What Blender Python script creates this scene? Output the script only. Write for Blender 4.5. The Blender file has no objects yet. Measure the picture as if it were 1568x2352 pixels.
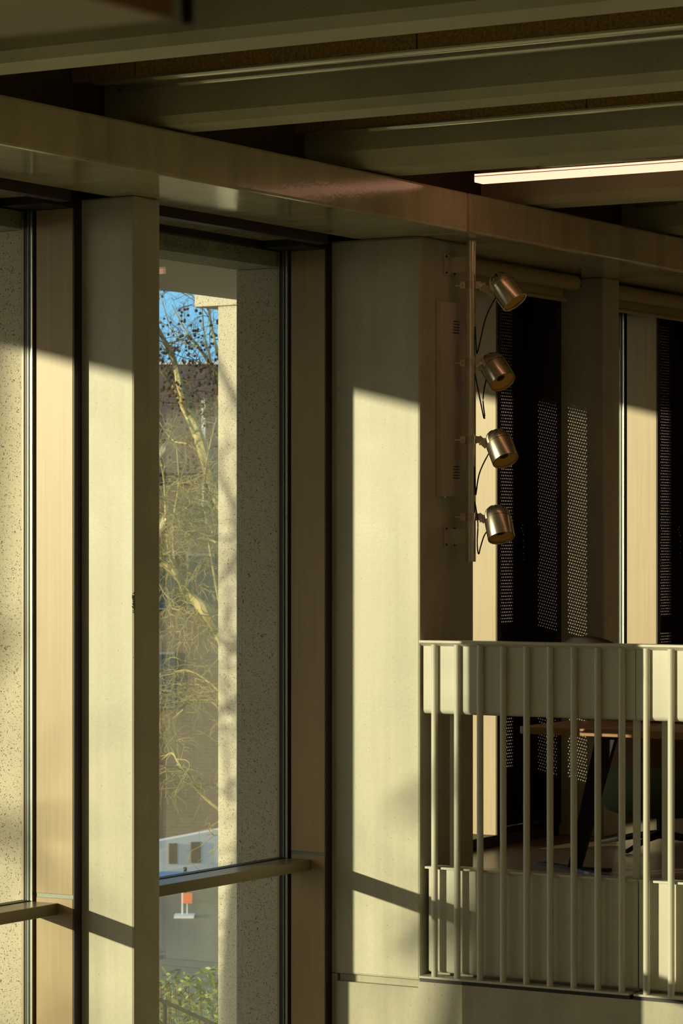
import bpy, bmesh, math, random
from mathutils import Vector, Matrix

C = bpy.context.scene.collection
SC = bpy.context.scene
PI = math.pi

# ------------------------------------------------------------------ camera
VX, VY = -0.51431, 0.85760            # level view direction in plan
RX, RY = VY, -VX                      # camera right in plan
CAM = Vector((6.830, -12.098, 1.558))  # all coordinates scaled up about the camera to life size, then shifted
cd = bpy.data.cameras.new('camera')
cam = bpy.data.objects.new('camera', cd)
C.objects.link(cam)
cam.location = CAM
cam.rotation_euler = (PI/2, 0, math.atan2(-VX, VY))
cd.sensor_fit = 'AUTO'
cd.sensor_width = 36.0
cd.lens = 6888.0*36.0/2352.0
cd.shift_y = 78.0/2352.0
cd.clip_start = 0.05
cd.clip_end = 400
cd.dof.use_dof = True
cd.dof.focus_distance = 13.8
cd.dof.aperture_fstop = 13.0
SC.camera = cam

# ------------------------------------------------------------------ view, sky, sun
SC.view_settings.view_transform = 'Standard'
SC.view_settings.look = 'None'
SC.view_settings.gamma = 1.0
SC.view_settings.exposure = 0.0
SC.view_settings.use_curve_mapping = False
SC.cycles.use_denoising = True
SC.cycles.max_bounces = 10
SC.cycles.diffuse_bounces = 5
SC.cycles.glossy_bounces = 4
SC.cycles.transparent_max_bounces = 24
SC.cycles.sample_clamp_indirect = 4.0
SC.cycles.caustics_reflective = False
SC.cycles.caustics_refractive = False

SUN = Vector((0.687, 1.0, -0.165)).normalized()   # travel of the low winter sun
sd = bpy.data.lights.new('sun', 'SUN')
sd.energy = 6.0
sd.color = (1.0, 0.85, 0.57)
sd.angle = math.radians(0.53)
so = bpy.data.objects.new('sun', sd)
C.objects.link(so)
so.rotation_euler = SUN.to_track_quat('-Z', 'Y').to_euler()
so.location = (-12, -18, 6)

w = bpy.data.worlds.new('sky')
SC.world = w
w.use_nodes = True
nt = w.node_tree
nt.nodes.clear()
def N(t, **k):
    n = nt.nodes.new(t)
    for a, b in k.items():
        setattr(n, a, b)
    return n
tc = N('ShaderNodeTexCoord')
sep = N('ShaderNodeSeparateXYZ')
nt.links.new(tc.outputs['Generated'], sep.inputs[0])
rz = N('ShaderNodeValToRGB')
e = rz.color_ramp.elements
e[0].position = 0.0; e[0].color = (0.27, 0.62, 0.92, 1)
e[1].position = 0.6; e[1].color = (0.10, 0.32, 0.75, 1)
nt.links.new(sep.outputs['Z'], rz.inputs[0])
dt = N('ShaderNodeVectorMath', operation='DOT_PRODUCT')
dt.inputs[1].default_value = -SUN
nt.links.new(tc.outputs['Generated'], dt.inputs[0])
rs = N('ShaderNodeMapRange')
rs.inputs[1].default_value = 0.1; rs.inputs[2].default_value = 1.0
nt.links.new(dt.outputs['Value'], rs.inputs[0])
mx = N('ShaderNodeMixRGB')
mx.inputs[2].default_value = (1.5, 1.25, 0.95, 1)
nt.links.new(rs.outputs[0], mx.inputs[0])
nt.links.new(rz.outputs[0], mx.inputs[1])
bg = N('ShaderNodeBackground')
bg.inputs[1].default_value = 1.4
nt.links.new(mx.outputs[0], bg.inputs[0])
ow = N('ShaderNodeOutputWorld')
nt.links.new(bg.outputs[0], ow.inputs[0])

# ------------------------------------------------------------------ materials
def new_mat(name):
    m = bpy.data.materials.new(name)
    m.use_nodes = True
    t = m.node_tree
    b = t.nodes['Principled BSDF']
    return m, t, b

def tex(t, kind, scale, vec=None, **k):
    n = t.nodes.new(kind)
    n.inputs['Scale'].default_value = scale
    for a, b in k.items():
        n.inputs[a].default_value = b
    if vec is not None:
        t.links.new(vec, n.inputs['Vector'])
    return n

def obvec(t, scale=(1, 1, 1)):
    tcn = t.nodes.new('ShaderNodeTexCoord')
    mp = t.nodes.new('ShaderNodeMapping')
    mp.inputs['Scale'].default_value = scale
    t.links.new(tcn.outputs['Object'], mp.inputs['Vector'])
    return mp.outputs['Vector']

def ramp(t, src, p0, c0, p1, c1):
    r = t.nodes.new('ShaderNodeValToRGB')
    r.color_ramp.elements[0].position = p0
    r.color_ramp.elements[0].color = (*c0, 1)
    r.color_ramp.elements[1].position = p1
    r.color_ramp.elements[1].color = (*c1, 1)
    t.links.new(src, r.inputs[0])
    return r.outputs[0]

def mul(t, a, b, fac=1.0):
    n = t.nodes.new('ShaderNodeMixRGB')
    n.blend_type = 'MULTIPLY'
    n.inputs[0].default_value = fac
    t.links.new(a, n.inputs[1])
    t.links.new(b, n.inputs[2])
    return n.outputs[0]

def bump(t, b, src, strength, dist=0.01):
    n = t.nodes.new('ShaderNodeBump')
    n.inputs['Strength'].default_value = strength
    n.inputs['Distance'].default_value = dist
    t.links.new(src, n.inputs['Height'])
    t.links.new(n.outputs[0], b.inputs['Normal'])

def concrete(name, col, rough=0.5, pits=True, var=0.22, spec=0.4, streak=True):
    m, t, b = new_mat(name)
    v = obvec(t)
    n1 = tex(t, 'ShaderNodeTexNoise', 1.7, v, Detail=6.0, Roughness=0.6)
    d = tuple(c*(1-var) for c in col)
    l = tuple(min(1, c*(1+var*0.45)) for c in col)
    c = ramp(t, n1.outputs[0], 0.3, d, 0.7, l)
    if streak:
        v2 = obvec(t, (9, 9, 0.5))
        n2 = tex(t, 'ShaderNodeTexNoise', 1.0, v2, Detail=4.0)
        c = mul(t, c, ramp(t, n2.outputs[0], 0.3, (0.84, 0.83, 0.8), 0.6, (1, 1, 1)))
    n3 = tex(t, 'ShaderNodeTexNoise', 60.0, v, Detail=3.0)
    c = mul(t, c, ramp(t, n3.outputs[0], 0.3, (0.94, 0.94, 0.93), 0.6, (1, 1, 1)))
    if pits:
        vo = tex(t, 'ShaderNodeTexVoronoi', 26.0, v)
        c = mul(t, c, ramp(t, vo.outputs['Distance'], 0.045, (0.45, 0.4, 0.32), 0.075, (1, 1, 1)))
    t.links.new(c, b.inputs['Base Color'])
    nr = ramp(t, n1.outputs[0], 0.3, (rough*0.8,)*3, 0.7, (min(1, rough*1.25),)*3)
    t.links.new(nr, b.inputs['Roughness'])
    b.inputs['Specular IOR Level'].default_value = spec
    bump(t, b, n3.outputs[0], 0.08, 0.004)
    return m

def terrazzo(name, col):
    m, t, b = new_mat(name)
    v = obvec(t)
    n1 = tex(t, 'ShaderNodeTexNoise', 2.0, v, Detail=5.0)
    c = ramp(t, n1.outputs[0], 0.3, tuple(x*0.85 for x in col), 0.7, col)
    wv = tex(t, 'ShaderNodeTexNoise', 14.0, v, Detail=2.0)
    ad = t.nodes.new('ShaderNodeMixRGB')
    ad.inputs[0].default_value = 0.06
    t.links.new(v, ad.inputs[1]); t.links.new(wv.outputs['Color'], ad.inputs[2])
    for sc, th in ((95.0, 0.075), (190.0, 0.115)):
        vo = tex(t, 'ShaderNodeTexVoronoi', sc, ad.outputs[0])
        n2 = tex(t, 'ShaderNodeTexNoise', sc*0.35, v)
        sb = t.nodes.new('ShaderNodeMath'); sb.operation = 'SUBTRACT'
        t.links.new(vo.outputs['Distance'], sb.inputs[0])
        mm = t.nodes.new('ShaderNodeMath'); mm.operation = 'MULTIPLY'; mm.inputs[1].default_value = 0.45
        t.links.new(n2.outputs[0], mm.inputs[0])
        t.links.new(mm.outputs[0], sb.inputs[1])
        c = mul(t, c, ramp(t, sb.outputs[0], th-0.2, (0.22, 0.18, 0.12), th-0.13, (1, 1, 1)))
    t.links.new(c, b.inputs['Base Color'])
    b.inputs['Roughness'].default_value = 0.75
    return m

def wood(name, col, rough=0.45, grain=0.25, axis='z'):
    m, t, b = new_mat(name)
    s = {'z': (60, 60, 1.6), 'x': (1.6, 60, 60), 'y': (60, 1.6, 60)}[axis]
    n1 = tex(t, 'ShaderNodeTexNoise', 1.0, obvec(t, s), Detail=5.0, Distortion=0.3)
    c = ramp(t, n1.outputs[0], 0.3, tuple(x*(1-grain) for x in col), 0.65, col)
    n2 = tex(t, 'ShaderNodeTexNoise', 1.4, obvec(t), Detail=3.0)
    c = mul(t, c, ramp(t, n2.outputs[0], 0.35, (0.88, 0.86, 0.82), 0.65, (1, 1, 1)))
    t.links.new(c, b.inputs['Base Color'])
    b.inputs['Roughness'].default_value = rough
    return m

def cork(name, col):
    m, t, b = new_mat(name)
    v = obvec(t)
    n1 = tex(t, 'ShaderNodeTexNoise', 85.0, v, Detail=4.0, Roughness=0.7)
    c = ramp(t, n1.outputs[0], 0.35, tuple(x*0.4 for x in col), 0.62, col)
    t.links.new(c, b.inputs['Base Color'])
    b.inputs['Roughness'].default_value = 0.95
    bump(t, b, n1.outputs[0], 0.4, 0.01)
    return m

def plain(name, col, rough=0.5, metal=0.0, spec=0.5, var=0.06):
    m, t, b = new_mat(name)
    n1 = tex(t, 'ShaderNodeTexNoise', 6.0, obvec(t), Detail=3.0)
    c = ramp(t, n1.outputs[0], 0.3, tuple(x*(1-var) for x in col), 0.7, col)
    t.links.new(c, b.inputs['Base Color'])
    b.inputs['Roughness'].default_value = rough
    b.inputs['Metallic'].default_value = metal
    b.inputs['Specular IOR Level'].default_value = spec
    return m

def brushed(name, col, rough=0.3):
    m, t, b = new_mat(name)
    n1 = tex(t, 'ShaderNodeTexNoise', 1.0, obvec(t, (30, 30, 420)), Detail=3.0)
    c = ramp(t, n1.outputs[0], 0.3, tuple(x*0.9 for x in col), 0.7, col)
    t.links.new(c, b.inputs['Base Color'])
    b.inputs['Metallic'].default_value = 1.0
    r = ramp(t, n1.outputs[0], 0.3, (rough*0.85,)*3, 0.7, (rough*1.15,)*3)
    t.links.new(r, b.inputs['Roughness'])
    return m

def glass_pane(name):
    m, t, b = new_mat(name)
    t.nodes.remove(b)
    out = t.nodes['Material Output']
    fr = t.nodes.new('ShaderNodeFresnel'); fr.inputs[0].default_value = 1.5
    mm = t.nodes.new('ShaderNodeMath'); mm.operation = 'MULTIPLY'
    mm.inputs[1].default_value = 1.7; mm.use_clamp = True
    ge = t.nodes.new('ShaderNodeNewGeometry')
    mr = t.nodes.new('ShaderNodeMapRange')
    mr.inputs[3].default_value = 1.5; mr.inputs[4].default_value = 1/1.5
    t.links.new(ge.outputs['Backfacing'], mr.inputs[0]); t.links.new(mr.outputs[0], fr.inputs[0])
    t.links.new(fr.outputs[0], mm.inputs[0])
    tr = t.nodes.new('ShaderNodeBsdfTransparent'); tr.inputs[0].default_value = (0.93, 0.97, 0.94, 1)
    gl = t.nodes.new('ShaderNodeBsdfGlossy'); gl.inputs['Roughness'].default_value = 0.0
    mixn = t.nodes.new('ShaderNodeMixShader')
    t.links.new(mm.outputs[0], mixn.inputs[0])
    t.links.new(tr.outputs[0], mixn.inputs[1]); t.links.new(gl.outputs[0], mixn.inputs[2])
    t.links.new(mixn.outputs[0], out.inputs[0])
    return m

def emit(name, col, s):
    m, t, b = new_mat(name)
    b.inputs['Base Color'].default_value = (0.8, 0.8, 0.8, 1)
    b.inputs['Emission Color'].default_value = (*col, 1)
    b.inputs['Emission Strength'].default_value = s
    return m

def brick(name, c1, c2, mortar, scale=1.0):
    m, t, b = new_mat(name)
    n = t.nodes.new('ShaderNodeTexBrick')
    n.inputs['Color1'].default_value = (*c1, 1); n.inputs['Color2'].default_value = (*c2, 1)
    n.inputs['Mortar'].default_value = (*mortar, 1)
    n.inputs['Scale'].default_value = scale
    n.inputs['Brick Width'].default_value = 0.22; n.inputs['Row Height'].default_value = 0.075
    n.inputs['Mortar Size'].default_value = 0.008
    tcn = t.nodes.new('ShaderNodeTexCoord')
    mp = t.nodes.new('ShaderNodeMapping'); mp.inputs['Rotation'].default_value = (PI/2, 0, 0)
    t.links.new(tcn.outputs['Object'], mp.inputs['Vector']); t.links.new(mp.outputs[0], n.inputs['Vector'])
    t.links.new(n.outputs[0], b.inputs['Base Color'])
    b.inputs['Roughness'].default_value = 0.9
    return m

M = dict(
    conc=concrete('fair_faced_concrete', (0.60, 0.585, 0.455), 0.42),
    beam=concrete('beam_concrete', (0.58, 0.52, 0.35), 0.13, spec=0.5),
    slab=concrete('slab_concrete', (0.52, 0.50, 0.385), 0.55, var=0.3),
    joist=concrete('joist_concrete', (0.60, 0.575, 0.38), 0.5, streak=False),
    wall=concrete('wall_plaster', (0.70, 0.63, 0.45), 0.8, pits=False),
    terr=terrazzo('speckled_precast_concrete', (0.60, 0.56, 0.44)),
    oak=wood('oak_lining', (0.455, 0.335, 0.17), 0.4, 0.12),
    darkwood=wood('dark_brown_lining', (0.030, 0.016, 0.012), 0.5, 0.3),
    tabletop=wood('table_oak', (0.42, 0.22, 0.085), 0.55, 0.2, 'x'),
    cork=cork('cork_board', (0.46, 0.29, 0.10)),
    upstand=wood('brown_upstand', (0.11, 0.07, 0.04), 0.6, 0.3),
    black=plain('black_gasket', (0.012, 0.010, 0.009), 0.5),
    blackm=plain('black_steel', (0.016, 0.014, 0.013), 0.6, 0.0, 0.25),
    alu=plain('grey_green_aluminium', (0.20, 0.23, 0.19), 0.4, 0.3),
    bronze=plain('bronze_aluminium', (0.22, 0.18, 0.10), 0.33, 0.35),
    headm=plain('polished_head_strip', (0.55, 0.52, 0.40), 0.12, 1.0),
    glass=glass_pane('double_glazing'),
    paint=plain('cream_grey_paint', (0.63, 0.615, 0.51), 0.38, 0.0, 0.4, 0.04),
    steel=plain('brushed_steel', (0.66, 0.60, 0.48), 0.27, 1.0, 0.5, 0.02),
    bright=plain('bright_aluminium', (0.85, 0.82, 0.72), 0.22, 0.9),
    yoke=plain('pale_yoke_metal', (0.85, 0.82, 0.70), 0.4, 0.15),
    boxm=plain('grey_box_paint', (0.58, 0.53, 0.42), 0.45),
    polem=plain('pole_steel', (0.85, 0.80, 0.66), 0.2, 0.97, 0.6, 0.02),
    amber=plain('amber_reflector', (0.85, 0.50, 0.13), 0.45, 0.0),
    darkcore=plain('dark_lamp_core', (0.04, 0.025, 0.012), 0.5),
    perf=plain('dark_brown_sheet_metal', (0.022, 0.014, 0.012), 0.5, 0.0, 0.3),
    blind=plain('beige_blind_fabric', (0.42, 0.35, 0.19), 0.8),
    chrome=plain('satin_rail', (0.92, 0.90, 0.74), 0.16, 0.85, 1.0),
    slot=plain('slot_back', (0.22, 0.19, 0.11), 0.6),
    led=emit('lamp_diffuser', (1.0, 0.45, 0.30), 1.95),
    ledb=plain('lamp_housing', (0.7, 0.62, 0.52), 0.4),
    floor=wood('floor_boards', (0.34, 0.23, 0.15), 0.35, 0.15, 'x'),
    lower=plain('lower_floor', (0.54, 0.46, 0.31), 0.5),
    green=plain('green_wool', (0.055, 0.085, 0.028), 0.9),
    brown=plain('brown_leather', (0.13, 0.065, 0.025), 0.5),
    bark=concrete('plane_bark', (0.50, 0.42, 0.19), 0.9, False, 0.55),
    twig=plain('twig_bark', (0.17, 0.115, 0.05), 0.9),
    twigl=plain('pale_twig_bark', (0.33, 0.28, 0.12), 0.9),
    seed=plain('seed_balls', (0.055, 0.032, 0.018), 0.95),
    brick=brick('brown_brick', (0.13, 0.095, 0.065), (0.11, 0.08, 0.055), (0.14, 0.115, 0.085)),
    tile=plain('roof_tiles', (0.13, 0.085, 0.055), 0.9, var=0.35),
    white=plain('white_render', (0.62, 0.62, 0.58), 0.8),
    blue=plain('blue_panel', (0.09, 0.20, 0.42), 0.5),
    orange=plain('orange_sign', (0.75, 0.16, 0.06), 0.6),
    pane=plain('dark_window', (0.035, 0.05, 0.06), 0.1),
    leaf=plain('laurel_leaves', (0.22, 0.28, 0.05), 0.5, var=0.5),
    ground=plain('asphalt', (0.16, 0.14, 0.085), 0.9, var=0.25),
    soffit=plain('grey_soffit_render', (0.56, 0.49, 0.34), 0.8),
    boxp=plain('beige_box_panel', (0.62, 0.51, 0.28), 0.6, var=0.25),
)

# ------------------------------------------------------------------ mesh helpers
class MB:
    def __init__(s):
        s.v = []; s.f = []
    def box(s, x0, x1, y0, y1, z0, z1):
        o = len(s.v)
        s.v += [(x0, y0, z0), (x1, y0, z0), (x1, y1, z0), (x0, y1, z0), (x0, y0, z1), (x1, y0, z1), (x1, y1, z1), (x0, y1, z1)]
        s.f += [tuple(o+i for i in q) for q in ((0, 3, 2, 1), (4, 5, 6, 7), (0, 1, 5, 4), (1, 2, 6, 5), (2, 3, 7, 6), (3, 0, 4, 7))]
        return s
    def prism(s, poly, axis, a, b):
        o = len(s.v); n = len(poly)
        for h in (a, b):
            for p, q in poly:
                s.v.append({'x': (h, p, q), 'y': (p, h, q), 'z': (p, q, h)}[axis])
        s.f.append(tuple(o+i for i in range(n))[::-1]); s.f.append(tuple(o+n+i for i in range(n)))
        for i in range(n):
            j = (i+1) % n
            s.f.append((o+i, o+j, o+n+j, o+n+i))
        return s
    def tube(s, pts, rad, n=8, caps=True):
        pts = [Vector(p) for p in pts]
        if not isinstance(rad, (list, tuple)):
            rad = [rad]*len(pts)
        o = len(s.v)
        ref = None
        for i, p in enumerate(pts):
            d = (pts[min(i+1, len(pts)-1)]-pts[max(i-1, 0)])
            d = d.normalized() if d.length > 1e-9 else Vector((0, 0, 1))
            if ref is None:
                ref = Vector((0, 0, 1)) if abs(d.z) < 0.9 else Vector((1, 0, 0))
            u = d.cross(ref)
            if u.length < 1e-6:
                u = d.cross(Vector((0.3, 0.7, 0.2)))
            u.normalize(); ww = d.cross(u).normalized()
            ref = -u.cross(d) if False else ww.cross(d) if False else ref
            for k in range(n):
                a = 2*PI*k/n
                s.v.append(tuple(p+u*(math.cos(a)*rad[i])+ww*(math.sin(a)*rad[i])))
        for i in range(len(pts)-1):
            for k in range(n):
                j = (k+1) % n
                s.f.append((o+i*n+k, o+(i+1)*n+k, o+(i+1)*n+j, o+i*n+j))
        if caps:
            s.f.append(tuple(o+k for k in range(n)))
            s.f.append(tuple(o+(len(pts)-1)*n+k for k in range(n))[::-1])
        return s
    def lathe(s, prof, origin, axis, n=32, a0=0.0, a1=2*PI, xref=None):
        origin = Vector(origin); axis = Vector(axis).normalized()
        u = Vector(xref) if xref is not None else (Vector((0, 0, 1)) if abs(axis.z) < 0.95 else Vector((1, 0, 0)))
        u = (u-axis*u.dot(axis)).normalized(); ww = axis.cross(u)
        o = len(s.v); full = abs(a1-a0-2*PI) < 1e-6
        m = n if full else n+1
        for r, h in prof:
            for k in range(m):
                a = a0+(a1-a0)*k/n
                s.v.append(tuple(origin+axis*h+u*(r*math.cos(a))+ww*(r*math.sin(a))))
        for i in range(len(prof)-1):
            for k in range(n):
                j = (k+1) % m
                s.f.append((o+i*m+k, o+i*m+j, o+(i+1)*m+j, o+(i+1)*m+k))
        return s
    def quad(s, a, b, c, d):
        o = len(s.v); s.v += [tuple(a), tuple(b), tuple(c), tuple(d)]; s.f.append((o, o+1, o+2, o+3)); return s
    def build(s, name, mat, parent=None, smooth=False, bevel=0.0, loc=None, seg=2):
        base = Vector(loc) if loc is not None else Vector((0, 0, 0))
        if parent is not None:
            q = parent; base = Vector((0, 0, 0))
            while q is not None:
                base = base+Vector(q.location); q = q.parent
        me = bpy.data.meshes.new(name)
        me.from_pydata([tuple(Vector(p)-base) for p in s.v], [], s.f)
        bm = bmesh.new(); bm.from_mesh(me)
        bmesh.ops.remove_doubles(bm, verts=bm.verts, dist=1e-6)
        bmesh.ops.recalc_face_normals(bm, faces=bm.faces)
        bm.to_mesh(me); bm.free()
        me.materials.append(mat if not isinstance(mat, str) else M[mat])
        if smooth:
            for p in me.polygons:
                p.use_smooth = True
            try:
                me.set_sharp_from_angle(angle=math.radians(35))
            except Exception:
                pass
        o = bpy.data.objects.new(name, me)
        C.objects.link(o)
        if parent is not None:
            o.parent = parent
        elif loc is not None:
            o.location = loc
        if bevel:
            bv = o.modifiers.new('bevel', 'BEVEL')
            bv.width = bevel; bv.segments = seg; bv.limit_method = 'ANGLE'
        return o

def thing(name, label, cat, loc, group=None, kind=None):
    o = bpy.data.objects.new(name, None)
    C.objects.link(o)
    o.location = loc
    o.empty_display_size = 0.1
    o['label'] = label; o['category'] = cat
    if group: o['group'] = group
    if kind: o['kind'] = kind
    return o

def tag(o, label=None, cat=None, group=None, kind=None):
    if label: o['label'] = label
    if cat: o['category'] = cat
    if group: o['group'] = group
    if kind: o['kind'] = kind
    return o

def struct(o):
    o['kind'] = 'structure'
    return o

def B(*a):
    return MB().box(*a)

def copy_tree(o, parent=None):
    c = o.copy(); C.objects.link(c); c.parent = parent
    for ch in list(o.children):
        copy_tree(ch, c)
    return c

# ------------------------------------------------------------------ setting: shell
XG = -0.715                    # plane of the glass
XI = -0.214                    # inner face of the slim fins
ZB = 2.995                     # underside of the edge beam
ZT = 3.178                     # top of the edge beam
YC = [-2.002, 0.0, 2.371]      # near faces of the three columns seen
struct(MB().box(-0.7, 9.0, -16.0, 9.0, -4.7, -4.5).build('floor', 'lower'))
fl = MB().box(0.02, 9.0, 0.07, 0.525, -0.03, 0.0).box(-0.60, 9.0, 0.525, 9.0, -0.03, 0.0).build('floor', 'floor'); struct(fl)
struct(MB().box(1.0, 9.0, -16.0, -10.4, -0.25, 0.0).build('floor', 'floor'))
struct(MB().box(-1.0, 9.2, -16.2, 9.2, 3.62, 3.8).build('ceiling', 'joist'))
struct(MB().box(9.0, 9.2, -16.0, 9.0, -4.7, 3.62).build('wall_right', 'wall'))
struct(MB().box(-1.0, 9.2, 9.0, 9.2, -4.7, 3.62).build('wall_far', 'wall'))
struct(MB().box(-1.0, 9.2, -16.2, -16.0, -4.7, 3.62).build('wall_back', 'wall'))
# dark upstand on the edge beam between the joists
struct(MB().box(-0.12, -0.02, -16.0, 9.0, ZT, 3.62).build('wall_upstand', 'upstand'))
# outer wall face over the window heads and the bays left of the picture
struct(B(-0.995, -0.75, -16.0, 9.0, 2.881, 3.6).build('trim_1', 'terr'))
struct(B(-0.995, -0.75, -16.0, 9.0, -4.9, -4.405).build('trim_2', 'terr'))
wl = MB()
for y in (-4.19, -6.37, -8.55, -10.73, -12.91, -15.1):
    wl.box(-0.995, -0.4, y, y+0.19, -4.4, 2.88)
struct(wl.build('wall_left', 'terr'))
wl = MB()
for y in (5.9, 8.08):
    wl.box(-0.995, XI, y, y+0.19, -4.4, 2.88)
struct(wl.build('wall_left_far', 'terr'))

# concrete columns
def column(yc, th, xin, zlow, label, bev):
    o = B(-0.747, xin, yc, yc+th, zlow, ZB).build('concrete_column', 'conc', bevel=bev, loc=(xin, yc, max(zlow, 0)))
    return tag(o, label, 'column')
col1 = column(YC[0], 0.189, XI, -4.5, 'slim pale concrete column at the left, floor to beam between two tall windows', 0.011)
column(YC[1], 0.521, 0.0, -0.455, 'broad pale concrete column carrying the spotlight pole beside the railing', 0.012)
column(YC[2], 0.195, XI, 0.0, 'slim shaded concrete column behind the railing between two roller blinds', 0.009)
for yc, th, lab in ((YC[0], 0.189, 'speckled outer pier seen through glass at the far left edge'),
                    (YC[1], 0.521, 'speckled shaded outer pier seen through the middle window'),
                    (YC[2], 0.195, 'speckled outer pier behind the perforated panel'),
                    (4.388, 0.187, 'speckled outer pier behind the perforated panel at the right edge')):
    tag(B(-0.995, -0.748, yc-0.03, yc+th, -4.4, 2.88).build('outer_pier', 'terr', bevel=0.004, loc=(-0.87, yc, 0)), lab, 'pier')
ch = MB()
random.seed(3)
for k in range(14):
    z = 1.285+k*0.006
    ch.tube([(XI-0.004-random.uniform(0, .008), YC[0]-0.0005, z), (XI+0.0005, YC[0]+0.004, z+random.uniform(-.004, .006))], random.uniform(.0012, .0035), 6)
ch.build('chipped_edge', 'darkcore', col1)
# added unseen blade, placed left of the picture to shade the middle window
tag(B(-2.1, -1.402, -1.52, -1.30, -4.9, 3.25).build('outer_pier', 'terr'), 'added unseen speckled blade outside, shading the middle window', 'pier')

# edge beam in two lengths with an open joint
tag(B(-0.34, 0.261, -16.0, -0.016, ZB, ZT).build('edge_beam', 'beam', bevel=0.012, loc=(0, -8, ZB)),
    'long concrete edge beam running over the windows left of the open joint', 'beam')
tag(B(-0.34, 0.261, 0.0, 9.0, ZB, ZT).build('edge_beam', 'beam', bevel=0.012, loc=(0, 4.5, ZB)),
    'concrete edge beam right of the open joint above the pole of spotlights', 'beam')

# canopy outside
tag(B(-4.44, -0.99, -30.0, 30.0, 3.257, 3.75).build('canopy', 'soffit', loc=(-2.7, 0, 3.257)), 'flat grey canopy soffit outside above the windows', 'canopy')
tag(B(-4.985, -4.46, 5.58, 14.0, 3.25, 3.75).build('canopy_beam', 'terr', bevel=0.006, loc=(-4.7, 5.58, 3.25)), 'short sunlit concrete beam end on top of the outside post', 'beam')
tag(B(-4.80, -4.46, 5.60, 6.10, -5.0, 3.25).build('canopy_post', 'terr', bevel=0.006, loc=(-4.6, 5.6, -5.0)), 'sunlit speckled concrete post outside with tree shadows on it', 'post')

# joists, cork boards and slot rails of the ceiling
JF = [-5.34, -3.79, -2.25, -0.62, 0.865, 2.42, 3.97, 5.5]
names = ['nearest ceiling joist above the picture', 'topmost concrete ceiling joist seen whole across the picture',
         'second concrete ceiling joist from the top, ending on the beam', 'third concrete ceiling joist, just above the lit linear lamp',
         'fourth concrete ceiling joist, just below the lit linear lamp', 'concrete ceiling joist deepest over the gallery', 'concrete ceiling joist over the gallery chairs', 'concrete ceiling joist by the far wall']
for y, lab in zip(JF[:6], names):
    c = 0.035 if y != -0.62 else 0.07
    y0 = y-0.2 if y != -0.62 else y-0.30
    p = [(y0-c, 3.19+c), (y0, 3.19), (y, 3.19), (y, 3.62), (y0-c, 3.62)]
    o = MB().prism(p, 'x', -0.02, 9.0).build('ceiling_joist', 'joist', loc=(0, y-0.1, 3.19))
    tag(o, lab, 'beam')
seams = {1: [0.281, 1.514, 2.75, 4.0], 2: [0.13, 1.387, 2.62, 3.9], 3: [0.35, 1.6, 2.85, 4.1], 4: [0.2, 1.45, 2.7], 0: [0.6, 1.85, 3.1]}
ordn = ['first', 'second', 'third', 'fourth', 'fifth']
bayn = {0: 'above the topmost joist', 1: 'between the topmost and second joists', 2: 'between the second and third joists', 3: 'between the third joist and the lit lamp', 4: 'in the bay past the lit lamp'}
for b in range(5):
    ya, yb = JF[b], JF[b+1]-0.2-0.035
    sl = [-0.02]+[s for s in seams[b]]+[5.2]
    for k in range(len(sl)-1):
        o = B(sl[k]+0.0035, sl[k+1]-0.0035, yb-0.222, yb-0.197, 3.346, 3.615).build('acoustic_board', 'cork', loc=(sl[k], yb-0.21, 3.346))
        tag(o, 'brown cork ceiling board, %s from the beam, %s' % (ordn[k], bayn[b]), 'ceiling board', 'cork ceiling boards')
    t = thing('slot_rail', 'twin silver rail slot %s' % bayn[b].replace('in the bay', 'in the ceiling bay'), 'rail', (0, yb-0.1, 3.33), 'twin ceiling rails')
    B(-0.02, 9.0, yb-0.19, yb-0.01, 3.361, 3.61).build('raft_body', 'slot', t)
    for q in (yb-0.225, yb-0.055):
        arc = [(q+0.045*i/8, 3.337-0.012*math.sin(PI*i/8)) for i in range(9)]
        MB().prism(arc+[(q+0.045, 3.345), (q, 3.345)], 'x', 0.08, 9.0).build('flange', 'chrome', t, smooth=True)
    B(0.08, 9.0, yb-0.165, yb-0.035, 3.345, 3.36).build('slot_back', 'slot', t)

# ------------------------------------------------------------------ windows
def strip(w, x0, x1, yj, dy, z0, z1, mat, name):
    return B(x0, x1, yj+dy, yj+0.05, z0, z1).build(name, mat, w)

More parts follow.
